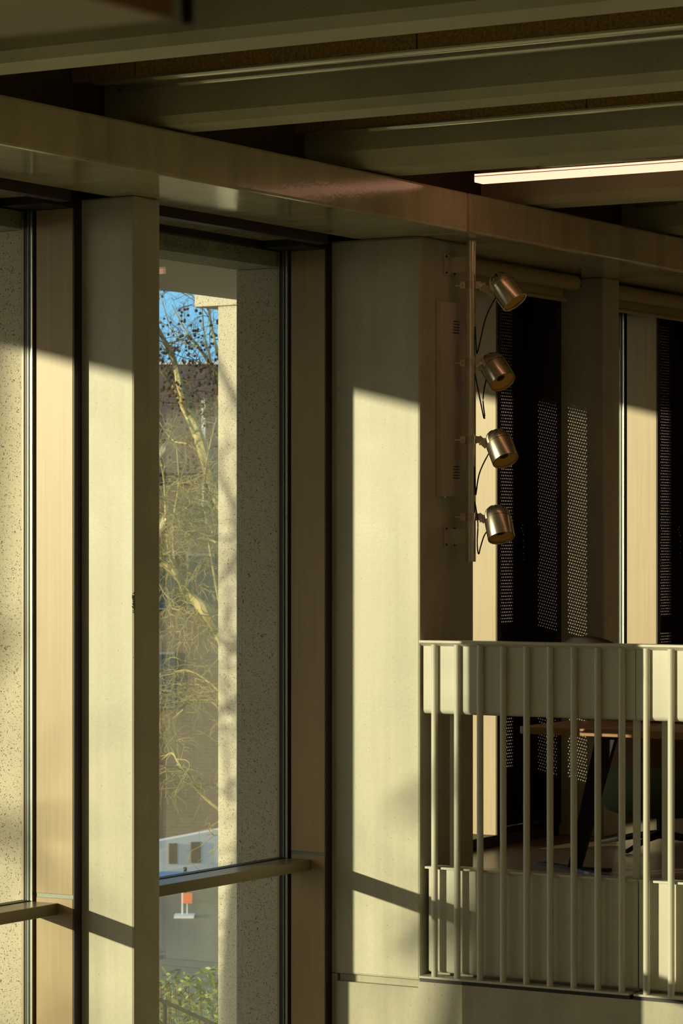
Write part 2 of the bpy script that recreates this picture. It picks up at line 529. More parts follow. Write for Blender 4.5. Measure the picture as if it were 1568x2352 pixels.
def window(n, y0, yj, th, z0, z1, transom, jamb_mat='oak', seam=None):
    wdw = bpy.data.objects.new('window_%d' % n, None); C.objects.link(wdw)
    wdw.location = (XG, (y0+yj)/2, max(z0, 0)); wdw['kind'] = 'structure'
    zs = [(z0, z1)] if transom is None else [(z0, transom-0.02), (transom+0.02, z1)]
    for a, b in zs:
        B(XG-0.008, XG, y0, yj+0.005, a, b).build('pane', 'glass', wdw)
    strip(wdw, -0.747, -0.736, yj, 0.0, z0, z1, 'oak', 'outer_bead')
    strip(wdw, -0.736, -0.7225, yj, 0.004, z0, z1, 'black', 'gasket')
    strip(wdw, -0.7145, -0.708, yj, -0.004, z0, z1, 'alu', 'frame_profile')
    strip(wdw, -0.708, -0.700, yj, 0.006, z0, z1, 'black', 'gasket')
    strip(wdw, -0.700, -0.690, yj, -0.006, z0, z1, 'alu', 'frame_profile')
    strip(wdw, -0.690, -0.687, yj, -0.008, z0, z1, 'bright', 'frame_edge')
    strip(wdw, -0.687, -0.671, yj, 0.03, z0, z1, 'black', 'shadow_gap')
    if seam:
        B(-0.671, -0.484, yj, yj+th, seam+0.008, z1).build('jamb_lining', jamb_mat, wdw, bevel=0.002)
        B(-0.671, -0.484, yj, yj+th, z0, seam-0.008).build('jamb_lining', jamb_mat, wdw, bevel=0.002)
        B(-0.671, -0.484, yj+0.004, yj+th, seam-0.008, seam+0.008).build('joint_seal', 'alu', wdw)
    else:
        B(-0.671, -0.484, yj, yj+th, z0, z1).build('jamb_lining', jamb_mat, wdw, bevel=0.002)
    B(-0.484, -0.478, yj+0.002, yj+th, z0, z1).build('jamb_cover', 'darkwood', wdw)
    B(-0.747, -0.478, yj-0.20, yj+th, z1, 3.09).build('jamb_head', 'black', wdw)
    # head lining: lip, recess, bright strip and top rail of the frame
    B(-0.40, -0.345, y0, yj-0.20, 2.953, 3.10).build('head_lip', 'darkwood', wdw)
    B(-0.70, -0.40, y0, yj-0.2, 2.986, 3.02).build('head_recess', 'beam', wdw)
    B(-0.74, -0.70, y0, yj, 2.953, 2.986).build('head_rail', 'black', wdw)
    if transom is not None:
        B(-0.712, -0.559, y0, yj, transom-0.024, transom+0.0245).build('transom', 'bronze', wdw, bevel=0.002)
        B(-0.745, -0.7, y0, yj, transom-0.02, transom+0.028).build('transom_gasket', 'black', wdw)
    return wdw
window(1, -4.0, YC[0]-0.055, 0.055, -4.4, 2.953, 0.055, seam=0.108)
window(2, YC[0]+0.189, YC[1]-0.055, 0.055, -4.4, 2.953, 0.055, seam=0.108)
window(3, YC[1]+0.521, 1.655, 0.045, 0.0, 2.953, None)
window(4, YC[2]+0.195, 3.615, 0.045, 0.0, 2.953, None)
for i, (a, b) in enumerate(((-6.18, -4.19), (-8.36, -6.37), (-10.54, -8.55), (-12.72, -10.73), (-14.9, -12.91))):
    o = B(XG-0.008, XG, a, b, -4.4, 2.95).build('pane', 'glass')
    o.name = 'window_%d' % (5+i); struct(o)

# ------------------------------------------------------------------ perforated ventilation panels
def perforated(y0, y1, z0, z1, x0, x1, p=0.0196, r=0.0037):
    mb = MB()
    row = p*0.8660
    nz = int((z1-z0)/row); ny = int((y1-y0)/p)
    N8 = 8
    for x in (x0, x1):
        for j in range(nz):
            off = 0.25*p if j % 2 else -0.25*p
            zc = z0+(j+0.5)*row
            za, zb = zc-row/2, zc+row/2
            for i in range(ny):
                yc = y0+(i+0.5)*p+off
                ya, yb = yc-p/2, yc+p/2
                o = len(mb.v)
                out = [(yb, zc), (yb, zb), (yc, zb), (ya, zb), (ya, zc), (ya, za), (yc, za), (yb, za)]
                for q in out:
                    mb.v.append((x, q[0], q[1]))
                for k in range(N8):
                    a = 2*PI*k/N8
                    mb.v.append((x, yc+r*math.cos(a), zc+r*math.sin(a)))
                for k in range(N8):
                    l = (k+1) % N8
                    mb.f.append((o+k, o+l, o+8+l, o+8+k))
    half = len(mb.v)//2
    for c in range(half//16):
        o = c*16
        for k in range(8):
            l = (k+1) % 8
            mb.f.append((o+8+k, o+8+l, half+o+8+l, half+o+8+k))
    return mb

def vent_panel(yf, yj, label):
    t = thing('ventilation_panel', label, 'ventilation panel', (-0.667, (yf+yj)/2, 0.03))
    ya, yb = yj-0.47, yj-0.107
    for z0, z1 in ((0.37, 1.065), (1.145, 2.88)):
        pm = perforated(ya, yb, z0, z1, -0.668, -0.666)
        pm.build('perforated_sheet', 'perf', t)
    pitch = 0.0196
    wid = int((yb-ya)/pitch)*pitch
    f = MB()
    x0, x1 = -0.672, -0.662
    f.box(x0, x1, yf, ya+0.006, 0.06, 2.953)
    f.box(x0, x1, ya+wid-0.006, yj+0.05, 0.06, 2.953)
    f.box(x0, x1, ya-0.002, ya+wid+0.002, 0.06, 0.37)
    f.box(x0, x1, ya-0.002, ya+wid+0.002, 1.047, 1.147)
    f.box(x0, x1, ya-0.002, ya+wid+0.002, 2.86, 2.953)
    f.build('panel_frame', 'perf', t)
    h = B(-0.662, -0.622, yj-0.085, yj-0.045, 1.63, 1.68).build('handle', 'blackm', t, bevel=0.006)
    B(-0.64, -0.622, yj-0.075, yj-0.055, 1.48, 1.645).build('lever', 'blackm', h, bevel=0.006)
    return t
vent_panel(1.701, 2.316, 'dark perforated ventilation panel with a lever, left of the slim shaded column')
vent_panel(3.661, 4.332, 'dark perforated ventilation panel at the right edge, beyond the second sunlit oak lining')
# dark linings closing the vent bays
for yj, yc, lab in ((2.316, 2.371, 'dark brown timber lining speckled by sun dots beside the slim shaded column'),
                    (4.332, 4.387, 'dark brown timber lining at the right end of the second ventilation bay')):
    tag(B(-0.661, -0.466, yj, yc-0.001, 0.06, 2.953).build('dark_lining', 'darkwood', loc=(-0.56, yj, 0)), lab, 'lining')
for y0, y1, lab in ((1.701, 2.37, 'dark head board over the first perforated panel'), (3.661, 4.387, 'dark head board over the second perforated panel')):
    tag(B(-0.747, -0.345, y0, y1, 2.954, 3.1).build('head_board', 'black'), lab, 'board')
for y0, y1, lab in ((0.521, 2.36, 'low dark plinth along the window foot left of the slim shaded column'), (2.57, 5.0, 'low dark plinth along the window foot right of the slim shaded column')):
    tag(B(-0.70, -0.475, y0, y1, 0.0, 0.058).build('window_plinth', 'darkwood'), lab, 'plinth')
tag(B(-0.747, -0.22, 4.388, 4.575, 0.0, ZB).build('concrete_column', 'conc'), 'slim concrete column out of sight beyond the second ventilation bay', 'column')

# ------------------------------------------------------------------ gallery slab
sl = MB().box(-0.44, 9.0, -0.02, 9.0, -1.15, -0.486).box(0.0, 9.0, -0.02, 9.0, -0.486, -0.456)
sl.box(-0.44, 0.0, 0.012, 0.53, -0.486, -0.456)
sl.box(0.02, 9.0, 0.07, 9.0, -0.456, -0.031)
sl.box(-0.44, 0.02, 0.525, 9.0, -0.455, -0.031)
tag(sl.build('gallery_slab', 'slab', loc=(0, 0, -0.486)), 'concrete slab edge under the railing and the broad column', 'slab')
tag(B(-0.747, -0.452, 0.0, 0.52, -4.5, -0.455).build('concrete_column', 'conc'), 'lower concrete column running down under the slab beside the middle window', 'column')

# ------------------------------------------------------------------ railing
def railing(x0, x1, first, nb, posts, label, inset):
    t = thing('railing_section', label, 'railing', ((x0+x1)/2, -0.05, -0.455))
    ya = -0.012                                    # axis of the balusters
    # top rail: thin plate with a lip and a chamfer down to the panel
    MB().prism([(ya-0.022, 1.112), (ya-0.022, 1.122), (ya+0.075, 1.122), (ya+0.075, 1.114), (ya+0.02, 1.108), (ya+0.008, 1.096)], 'x', x0, x1).build('top_rail', 'paint', t)
    # upper panel, lower edge rolled back
    p = [(ya+0.010, 1.098)]
    R_ = 0.022
    for k in range(7):
        a = PI/2*k/6
        p.append((ya+0.010+R_-R_*math.cos(a), 0.782+R_-R_*math.sin(a)))
    p += [(ya+0.07, 0.782), (ya+0.07, 0.785), (ya+0.032, 0.786), (ya+0.018, 0.80), (ya+0.014, 0.81), (ya+0.014, 1.098)]
    MB().prism(p, 'x', x0+inset*0.3, x1-0.0015).build('upper_panel', 'paint', t, smooth=True)
    # lower panel with rolled foot and top ledge
    p = [(ya+0.036, 0.066)]
    for k in range(7):
        a = PI/2*k/6
        p.append((ya+0.036+0.015-0.015*math.cos(a), -0.415+0.015-0.015*math.sin(a)))
    p += [(ya+0.06, -0.415), (ya+0.06, -0.411), (ya+0.04, -0.395), (ya+0.040, 0.066)]
    MB().prism(p, 'x', x0+inset, x1-0.0015).build('lower_panel', 'paint', t, smooth=True)
    B(x0+0.012, x1-0.002, ya+0.012, ya+0.10, 0.066, 0.076).build('panel_ledge', 'paint', t)
    B(x0, x1-0.02, ya-0.02, ya+0.11, -0.438, -0.428).build('base_plate', 'paint', t, bevel=0.002)
    for i in range(nb):
        x = first+0.1193*i
        if x > x1-0.02: break
        MB().tube([(x, ya, -0.428), (x, ya, 1.104)], 0.0152, 16).build('baluster', 'paint', t, smooth=True)
    for x in posts:
        B(x-0.017, x+0.017, ya+0.075, ya+0.087, -0.428, 1.113).build('post', 'paint', t, bevel=0.002)
    B(x0, x1-0.02, ya-0.008, ya+0.04, -0.4555, -0.4385).build('gap_shade_strip', 'black', t)  # black strip standing in for the shade of the open gap under the plate
    for xs in ([x0+0.05, x1-0.05]):
        B(xs-0.02, xs+0.02, ya+0.045, ya+0.075, -0.456, -0.438).build('foot_shim', 'black', t)
    return t
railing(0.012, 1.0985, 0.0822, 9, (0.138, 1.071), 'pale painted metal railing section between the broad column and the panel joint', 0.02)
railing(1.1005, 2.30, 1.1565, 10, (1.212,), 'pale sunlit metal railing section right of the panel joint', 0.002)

# ------------------------------------------------------------------ pole with spotlights
PX, PY = 0.1187, 0.272
t = thing('lighting_pole', 'vertical brushed steel pole on two wall brackets beside the broad column', 'pole', (PX, PY, 1.484))
MB().tube([(PX, PY, 1.484), (PX, PY, 2.988)], 0.0235, 24).build('pole', 'polem', t, smooth=True)
for z, nm in ((2.880, 'u'), (1.602, 'l')):
    br = B(0.001, 0.009, 0.221, 0.323, z-0.05, z+0.05).build('bracket_plate', 'boxm', t, bevel=0.002)
    B(0.009, PX-0.02, 0.262, 0.282, z-0.037, z+0.037).build('bracket_arm', 'boxm', t, bevel=0.002)
    for yy in (0.232, 0.312):
        for zz in (z-0.038, z+0.038):
            MB().lathe([(0.0, 0.004), (0.005, 0.004), (0.006, 0.0)], (0.009, yy, zz), (1, 0, 0), 10).build('screw', 'blackm', br)
t = thing('driver_box', 'tall grey metal driver box with vent slots fixed to the broad column behind the pole', 'box', (0.016, 0.245, 1.792))
B(0.001, 0.032, 0.146, 0.345, 1.792, 2.704).build('box_body', 'boxm', t, bevel=0.003)
for z0 in (2.558, 1.875):
    for k in range(5):
        B(0.031, 0.0335, 0.258, 0.316, z0+k*0.0135, z0+k*0.0135+0.0045).build('vent_slot', 'black', t)
MB().lathe([(0.0, 0.0), (0.006, 0.0), (0.006, 0.01), (0.0, 0.012)], (0.018, 0.20, 1.792), (0, 0, -1), 12).build('indicator', 'bright', t)

def axis_frame(ax):
    ax = Vector(ax).normalized()
    return ax

def spotlight(rim, ax, zc, label, cable):
    ax = Vector(ax).normalized(); rim = Vector(rim)
    ax = (ax+Vector((-VX, -VY, 0))*0.10).normalized()
    t = thing('spotlight', label, 'spotlight', (PX, PY, zc), 'spotlights on the pole')
    R_ = 0.0640
    dome = [(R_*math.sin(a), -0.106-R_*math.cos(a)) for a in [PI/2*(1-k/10) for k in range(11)]]
    dome = [(R_, -0.1015)]+dome
    MB().lathe(dome, rim, ax, 40).build('dome', 'steel', t, smooth=True)
    body = [(0.0585, -0.060), (0.0590, -0.002), (0.0605, 0.0), (0.0632, 0.0), (R_, -0.002), (R_, -0.0985), (0.0615, -0.0990), (0.0615, -0.1030)]
    bo = MB().lathe(body, rim, ax, 40).build('body', 'steel', t, smooth=True)
    MB().lathe([(0.0588, -0.012), (0.052, -0.013), (0.040, -0.018), (0.020, -0.026)], rim, ax, 32).build('reflector', 'amber', bo, smooth=True)
    MB().lathe([(0.0205, -0.0258), (0.014, -0.030), (0.0, -0.031)], rim, ax, 24).build('core', 'darkcore', bo, smooth=True)
    # direction from the lamp towards the pole, square to the axis
    side = Vector((PX, PY, zc))-(rim-ax*0.11)
    side = (side-ax*side.dot(ax)).normalized()
    oth = ax.cross(side).normalized()
    # light yoke band from the arm over the dome
    cen = rim-ax*0.106
    def band(mat, ang, a0, a1, wd, lift, name):
        mb = MB(); n = 14
        dd = (side*math.cos(ang)+oth*math.sin(ang))
        tt = ax.cross(dd).normalized()
        rings = []
        for k in range(n+1):
            a = a0+(a1-a0)*k/n
            rad = dd*math.cos(a)-ax*math.sin(a)
            o = len(mb.v)
            for q in (-wd, wd):
                for l in (lift, -0.0015):
                    mb.v.append(tuple(cen+rad*(R_+l)+tt*q))
            rings.append(o)
        for i in range(n):
            a_, b_ = rings[i], rings[i+1]
            mb.f += [(a_, b_, b_+2, a_+2), (a_+1, a_+3, b_+3, b_+1), (a_, a_+1, b_+1, b_), (a_+2, b_+2, b_+3, a_+3)]
        mb.f += [(rings[0], rings[0]+2, rings[0]+3, rings[0]+1), (rings[-1], rings[-1]+1, rings[-1]+3, rings[-1]+2)]
        return mb.build(name, mat, t, smooth=False)
    view = Vector((-VX, -VY, 0))
    sgn = 1 if oth.dot(view) > 0 else -1
    band('yoke', sgn*0.55, -0.15, PI*0.66, 0.0065, 0.003, 'yoke_band')
    for k in (1, 2, 3):
        band('black', sgn*(0.62*k+0.25), PI*0.16, PI*0.40, 0.0036, 0.0006, 'vent_slot')
    # arm and clamp on the pole
    root = Vector((PX, PY, zc))
    at = rim-ax*0.105+side*(R_-0.002)
    d = (at-root); d.z = 0; dh = d.normalized()
    j = root+dh*0.043
    arm = MB(); n = Vector((0, 0, 1))
    u = (at-j).normalized(); pz = u.cross(Vector((-VX, -VY, 0))).normalized()
    q = u.cross(pz).normalized()*0.004
    a_, b_ = j-u*0.012, at+u*0.006
    o = 0
    for s_ in (-1, 1):
        for pp in (a_-pz*0.016, b_-pz*0.016, b_+pz*0.016, a_+pz*0.016):
            arm.v.append(tuple(pp+q*s_))
    arm.f += [(0, 1, 2, 3), (7, 6, 5, 4), (0, 4, 5, 1), (1, 5, 6, 2), (2, 6, 7, 3), (3, 7, 4, 0)]
    arm.build('arm', 'steel', t)
    cl = MB().lathe([(0.0238, -0.018), (0.0275, -0.018), (0.0275, 0.018), (0.0238, 0.018)], root, (0, 0, 1), 28).build('clamp', 'steel', t, smooth=True)
    for s_, ln in ((1, 0.044), (-1, 0.050)):
        lug = MB()
        e = dh*s_
        perp = Vector((-dh.y, dh.x, 0))
        for pq in (-0.010, 0.004):
            c0 = root+e*0.024+perp*pq; c1 = root+e*ln+perp*pq
            o = len(lug.v)
            for zz in (-0.016, 0.016):
                for c_ in (c0, c1, c1+perp*0.005, c0+perp*0.005):
                    lug.v.append(tuple(c_+Vector((0, 0, zz))))
            lug.f += [tuple(o+i for i in f_) for f_ in ((0, 3, 2, 1), (4, 5, 6, 7), (0, 1, 5, 4), (1, 2, 6, 5), (2, 3, 7, 6), (3, 0, 4, 7))]
        lug.build('lug', 'steel', cl)
    perp = Vector((-dh.y, dh.x, 0))
    bp = root-dh*0.040
    MB().tube([bp-perp*0.03+Vector((0, 0, 0)), bp+perp*0.03], 0.004, 8).build('bolt', 'steel', cl, smooth=True)
    MB().tube([bp, bp-dh*0.034], 0.0032, 8).build('bolt', 'steel', cl, smooth=True)
    wn = MB()
    wc = j+u*0.004+view*0.012
    wn.tube([wc-view*0.010, wc+view*0.008], 0.007, 10)
    for s_ in (-1, 1):
        wn.tube([wc, wc+pz*0.012*s_+u*0.006, wc+pz*0.021*s_+u*0.012], [0.004, 0.0045, 0.003], 8)
    wn.build('wing_nut', 'bright', t, smooth=True)
    # cable
    cb = [Vector(p) for p in cable]
    pts = []
    for i in range(len(cb)-1):
        p0 = cb[max(i-1, 0)]; p1 = cb[i]; p2 = cb[i+1]; p3 = cb[min(i+2, len(cb)-1)]
        for k in range(6):
            s_ = k/6
            pts.append(0.5*((2*p1)+(p2-p0)*s_+(2*p0-5*p1+4*p2-p3)*s_*s_+(3*p1-p0-3*p2+p3)*s_**3))
    pts.append(cb[-1])
    MB().tube(pts, 0.0032, 8).build('cable', 'blackm', t, smooth=True)
spotlight((0.320, 0.335, 2.695), (0.582, 0.106, -0.806), 2.7805, 'topmost brushed steel spotlight on the pole',  # rim, axis and cable points of all spotlights worked out from image pixels
          [(0.245, 0.300, 2.735), (0.223, 0.300, 2.702), (0.188, 0.29, 2.626), (0.163, 0.275, 2.504), (0.1535, 0.27, 2.462), (0.150, 0.269, 2.475), (0.142, 0.27, 2.585)])
spotlight((0.272, 0.305, 2.323), (0.598, -0.171, -0.783), 2.417, 'second brushed steel spotlight from the top, over a long hanging cable loop',
          [(0.215, 0.300, 2.37), (0.191, 0.292, 2.34), (0.177, 0.284, 2.249), (0.1835, 0.288, 2.165), (0.181, 0.287, 2.157), (0.178, 0.286, 2.165), (0.165, 0.278, 2.24), (0.141, 0.27, 2.365)])
spotlight((0.282, 0.312, 1.956), (0.463, -0.197, -0.864), 2.056, 'third brushed steel spotlight from the top, with a bright wing nut',
          [(0.225, 0.306, 2.015), (0.200, 0.297, 1.99), (0.163, 0.275, 1.90), (0.150, 0.267, 1.812), (0.1475, 0.266, 1.808), (0.141, 0.266, 1.93)])
spotlight((0.265, 0.301, 1.594), (0.314, -0.229, -0.921), 1.6945, 'lowest brushed steel spotlight on the pole',
          [(0.212, 0.30, 1.642), (0.184, 0.288, 1.612), (0.167, 0.277, 1.552), (0.161, 0.274, 1.523), (0.156, 0.272, 1.53), (0.1535, 0.27, 1.58), (0.156, 0.271, 1.668), (0.142, 0.268, 1.765)])

# ------------------------------------------------------------------ roller blinds
def blind(y0, y1, x, z, label, drop=0.045):
    t = thing('roller_blind', label, 'blind', (x, (y0+y1)/2, z))
    MB().tube([(x, y0, z), (x, y1-0.02, z), (x, y1-0.006, z), (x, y1, z)], [0.040, 0.040, 0.036, 0.028], 24).build('fabric_roll', 'blind', t, smooth=True)
    B(x-0.040, x-0.037, y0+0.03, y1-0.07, z-drop-0.04, z).build('fabric_skirt', 'blind', t)
    MB().tube([(x-0.038, y0+0.02, z-drop-0.045), (x-0.038, y1-0.05, z-drop-0.045)], 0.012, 12).build('hem_bar', 'blind', t, smooth=True)
    for y in (y0+0.02, y1+0.006):
        B(x-0.02, x+0.03, y-0.003, y+0.003, z-0.02, ZB).build('bracket', 'blackm', t)
    return t
blind(0.56, 2.13, -0.262, 2.947, 'rolled beige blind over the window behind the spotlights')
blind(2.60, 4.50, -0.30, 2.945, 'rolled beige blind at the right edge above the sunlit oak lining')

# ------------------------------------------------------------------ linear lamps
def linear_lamp(x0, x1, y0, y1, z, label):
    t = thing('linear_lamp', label, 'lamp', ((x0+x1)/2, (y0+y1)/2, z), 'linear ceiling lamps')
    p = [(y0, z+0.003), (y0+0.004, z), (y1-0.004, z), (y1, z+0.003), (y1, z+0.024), (y0, z+0.024)]
    MB().prism(p, 'x', x0, x1).build('diffuser', 'led', t)
    B(x0, x1, y0-0.001, y1+0.001, z+0.0255, z+0.0275).build('groove', 'black', t)
    B(x0, x1, y0, y1, z+0.0275, z+0.037).build('housing', 'led', t)
    xs = x0+0.3
    while xs < x1:
        MB().tube([(xs, (y0+y1)/2, z+0.036), (xs, (y0+y1)/2, 3.334)], 0.004, 8).build('hanger', 'blackm', t)
        xs += 1.4
    return t
linear_lamp(0.42, 5.4, -0.25, -0.165, 3.190, 'glowing linear lamp under the ceiling at the upper right')
linear_lamp(1.83, 6.8, 2.70, 2.785, 3.190, 'glowing linear lamp deep over the gallery, mirrored in the window')
linear_lamp(1.0, 6.0, -6.5, -6.415, 3.190, 'added unseen linear lamp over the void, for warm fill')  # added out of view as warm fill light
linear_lamp(1.0, 6.0, -9.6, -9.515, 3.190, 'added unseen linear lamp near the camera, for warm fill')  # another unseen lamp added to fill the room

# ------------------------------------------------------------------ gallery furniture
t = thing('oak_table', 'oak topped table with slanted black legs behind the railing', 'table', (1.05, 0.90, 0.0))
tp = MB()
pl = []
x0, x1, y0, y1, rr = 0.135, 1.95, 0.70, 1.28, 0.05
for cx_, cy_, a0 in ((x1-rr, y1-rr, 0), (x0+rr, y1-rr, PI/2), (x0+rr, y0+rr, PI), (x1-rr, y0+rr, 1.5*PI)):
    for k in range(6):
        a = a0+PI/2*k/5
        pl.append((cx_+rr*math.cos(a), cy_+rr*math.sin(a)))
tp.prism(pl, 'z', 0.655, 0.690).build('tabletop', 'tabletop', t, bevel=0.003)
for xf, xt in ((0.372, 0.545), (1.80, 1.62)):
    lg = MB()
    for h, xc, hw in ((0.0, xf, 0.030), (0.655, xt, 0.052)):
        for yy in (0.835, 0.872):
            lg.v += [(xc-hw, yy, h+0.012 if h == 0 else h), (xc+hw, yy, h+0.012 if h == 0 else h)]
    lg.f += [(0, 1, 3, 2), (4, 6, 7, 5), (0, 4, 5, 1), (2, 3, 7, 6), (0, 2, 6, 4), (1, 5, 7, 3)]
    l = lg.build('leg', 'blackm', t)
    for dx, dy in ((-0.25, 0.125), (0.33, -0.29), (0.18, 0.015)):
        e = Vector((dx, dy, 0)); pn = Vector((-dy, dx, 0)).normalized()*0.028
        c0 = Vector((xf, 0.853, 0.0)); c1 = c0+e
        f = MB()
        for zz, s_ in ((0.0, 1.0), (0.014, 0.8)):
            f.v += [tuple(c0-pn*s_+Vector((0, 0, zz))), tuple(c1-pn*s_+Vector((0, 0, zz))), tuple(c1+pn*s_+Vector((0, 0, zz))), tuple(c0+pn*s_+Vector((0, 0, zz)))]
        f.f += [(0, 3, 2, 1), (4, 5, 6, 7), (0, 1, 5, 4), (1, 2, 6, 5), (2, 3, 7, 6), (3, 0, 4, 7)]
        f.build('foot', 'blackm', l)

def lounge_chair(x, y, label, rot=0.0):
    t = thing('lounge_chair', label, 'chair', (x, y, 0.0))
    Rm = Matrix.Rotation(rot, 3, 'Z')
    def P(a, b, c):
        return Vector((x, y, 0))+Rm@Vector((a, b, c))
    # shell: horizontal arcs, leaning back towards -a
    def shell(z0, z1, thick, nu=18, nv=12):
        rows = []
        for j in range(nv+1):
            s_ = j/nv
            z = z0+(z1-z0)*s_
            ctr = 0.10-0.34*max(0, z-0.30)
            rx = 0.30; ry = 0.33
            row = []
            for i in range(nu+1):
                u = -1+2*i/nu
                a = PI-u*1.75*(1-0.30*max(0, s_-0.3)**1.1)
                zt = z
                if s_ > 0.45:
                    zt = z-0.30*(s_-0.45)/0.55*(u*u)**1.2
                row.append((ctr+rx*math.cos(a)*(0.85+0.15*s_), ry*math.sin(a)*(0.86+0.14*s_), zt))
            rows.append(row)
        return rows
    rows = shell(0.24, 1.098, 0)
    def skin(off, name, mat):
        mb = MB(); nu = len(rows[0])
        for row in rows:
            for i, (a, b, c) in enumerate(row):
                r_ = math.hypot(a-0.02, b) or 1
                mb.v.append(tuple(P(a-(a-0.02)/r_*off, b-b/r_*off, c)))
        for j in range(len(rows)-1):
            for i in range(nu-1):
                o = j*nu+i
                mb.f.append((o, o+1, o+nu+1, o+nu))
        ob = mb.build(name, mat, t, smooth=True)
        so_ = ob.modifiers.new('thick', 'SOLIDIFY'); so_.thickness = 0.022; so_.offset = 0
        return ob
    skin(0.0, 'shell', 'brown')
    skin(0.03, 'back_cushion', 'green')
    sk = MB(); n = 28
    ringz = [(0.20, 0.17), (0.28, 0.20), (0.33, 0.26), (0.345, 0.33), (0.335, 0.39), (0.30, 0.43), (0.22, 0.45), (0.0, 0.455)]
    prof = [(0.0, 0.16)]+[(r_, z) for r_, z in ringz]
    MB().lathe([(r_, z) for r_, z in prof], P(0.06, 0, 0), (0, 0, 1), n).build('seat', 'green', t, smooth=True)
    MB().tube([P(0.06, 0, 0.05), P(0.06, 0, 0.17)], 0.025, 14).build('stem', 'blackm', t, smooth=True)
    for k in range(4):
        a = k*PI/2+0.35
        MB().tube([P(0.06, 0, 0.075), P(0.06+0.16*math.cos(a), 0.16*math.sin(a), 0.055), P(0.06+0.36*math.cos(a), 0.36*math.sin(a), 0.012)], [0.022, 0.017, 0.011], 8).build('leg', 'blackm', t, smooth=True)
    return t
lounge_chair(0.265, 1.96, 'green lounge chair with brown high back behind the railing and table', 1.15)

# ------------------------------------------------------------------ blurred sign box close to the camera at the top left
t = thing('hanging_box', 'out of focus beige box hanging close by at the top left corner', 'hanging box', (5.3, -10.3, 1.96))
B(4.2, 5.530, -11.2, -10.19, 1.962, 2.2).build('box_body', 'boxp', t, bevel=0.004)
B(5.5305, 5.536, -11.2, -10.19, 1.962, 2.2).build('end_board', 'tabletop', t)
MB().tube([(5.555, -10.20, 1.955), (5.555, -10.20, 3.60)], 0.005, 12).build('rod', 'blackm', t)
B(5.535, 5.56, -10.206, -10.194, 2.0, 2.02).build('rod_clip', 'blackm', t)

# ------------------------------------------------------------------ outside: ground, houses, trees
R3 = Vector((RX, RY, 0)); V3 = Vector((VX, VY, 0))
gr = B(-140, -1.0, -80, 140, -5.2, -5.0).build('ground', 'ground'); struct(gr)
def out(u, d, z):
    """a place outdoors: d metres from the camera along its line of sight, u metres across it"""
    p = Vector((CAM.x, CAM.y, 0))+V3*d+R3*u
    return Vector((p.x, p.y, z))
def oblock(mb, u0, u1, d0, d1, z0, z1):
    o = len(mb.v)
    for z in (z0, z1):
        for u, d in ((u0, d0), (u1, d0), (u1, d1), (u0, d1)):
            mb.v.append(tuple(out(u, d, z)))
    mb.f += [tuple(o+i for i in q) for q in ((0, 3, 2, 1), (4, 5, 6, 7), (0, 1, 5, 4), (1, 2, 6, 5), (2, 3, 7, 6), (3, 0, 4, 7))]
    return mb
hb = out(-3.4, 66, -5.0)
t = thing('brick_house', 'brown brick house with a tiled roof far behind the bare trees', 'house', hb)
oblock(MB(), -12, 6, 64, 74, -5.0, 3.2).build('wall', 'brick', t)
rf = MB()
o_ = [out(-12.5, 63.4, 3.1), out(6.5, 63.4, 3.1), out(6.5, 69, 5.75), out(-12.5, 69, 5.75), out(-12.5, 74.5, 3.1), out(6.5, 74.5, 3.1)]
rf.v = [tuple(p) for p in o_]
rf.f = [(0, 1, 2, 3), (3, 2, 5, 4), (0, 3, 4), (1, 5, 2), (0, 4, 5, 1)]
r_ = rf.build('roof', 'tile', t)
oblock(MB(), -12.5, 6.5, 68.9, 69.1, 5.73, 5.79).build('ridge', 'white', r_)
oblock(MB(), -12, 6, 63.7, 63.9, 2.95, 3.08).build('gutter', 'tile', t)
oblock(MB(), -2.98, -2.90, 63.8, 63.98, 2.4, 4.7).build('downpipe', 'white', t)
for k, (u, z) in enumerate(((-4.15, 0.2), (-3.30, 0.2), (-4.15, -1.9), (-5.6, 0.2))):
    wdo = oblock(MB(), u, u+0.6, 63.9, 64.0, z, z+1.2).build('window_frame', 'alu', t)
    oblock(MB(), u+0.04, u+0.56, 63.86, 63.9, z+0.05, z+1.15).build('glazing', 'pane', wdo)
t = thing('white_garden_wall', 'low white garden wall with two brown openings just above the window transom outside', 'wall', out(-2.9, 60, -5.0))
gw = MB()
for z0, z1 in ((-5.0, None),):
    for u, d, zt in ((-4.2, 59.6, -4.42), (-1.0, 60.66, -3.90), (-1.1, 60.9, -3.90), (-4.3, 59.84, -4.42)):
        gw.v.append(tuple(out(u, d, z0)))
    for u, d, zt in ((-4.2, 59.6, -4.42), (-1.0, 60.66, -3.90), (-1.1, 60.9, -3.90), (-4.3, 59.84, -4.42)):
        gw.v.append(tuple(out(u, d, zt)))
gw.f += [(0, 3, 2, 1), (4, 5, 6, 7), (0, 1, 5, 4), (1, 2, 6, 5), (2, 3, 7, 6), (3, 0, 4, 7)]
gw.build('wall', 'white', t)
for f_, wd in ((0.235, 0.05), (0.37, 0.06)):
    mb = MB()
    for z in (-4.78, -4.40+0.1*f_):
        for q in (0, 1):
            k_ = f_+wd*q
            uu, dd = -4.2+3.2*k_, 59.6+1.06*k_
            mb.v.append(tuple(out(uu+0.01, dd-0.03, z))); mb.v.append(tuple(out(uu-0.02, dd+0.06, z)))
    mb.f += [(0, 2, 3, 1), (4, 5, 7, 6), (0, 1, 5, 4), (1, 3, 7, 5), (3, 2, 6, 7), (2, 0, 4, 6)]
    mb.build('opening', 'tile', t)
t = thing('blue_barrier', 'low blue barrier board just above the window transom outside', 'barrier', out(-2.3, 55, -5.0))
oblock(MB(), -4.6, -1.2, 55, 55.06, -4.56, -4.42).build('board', 'blue', t)
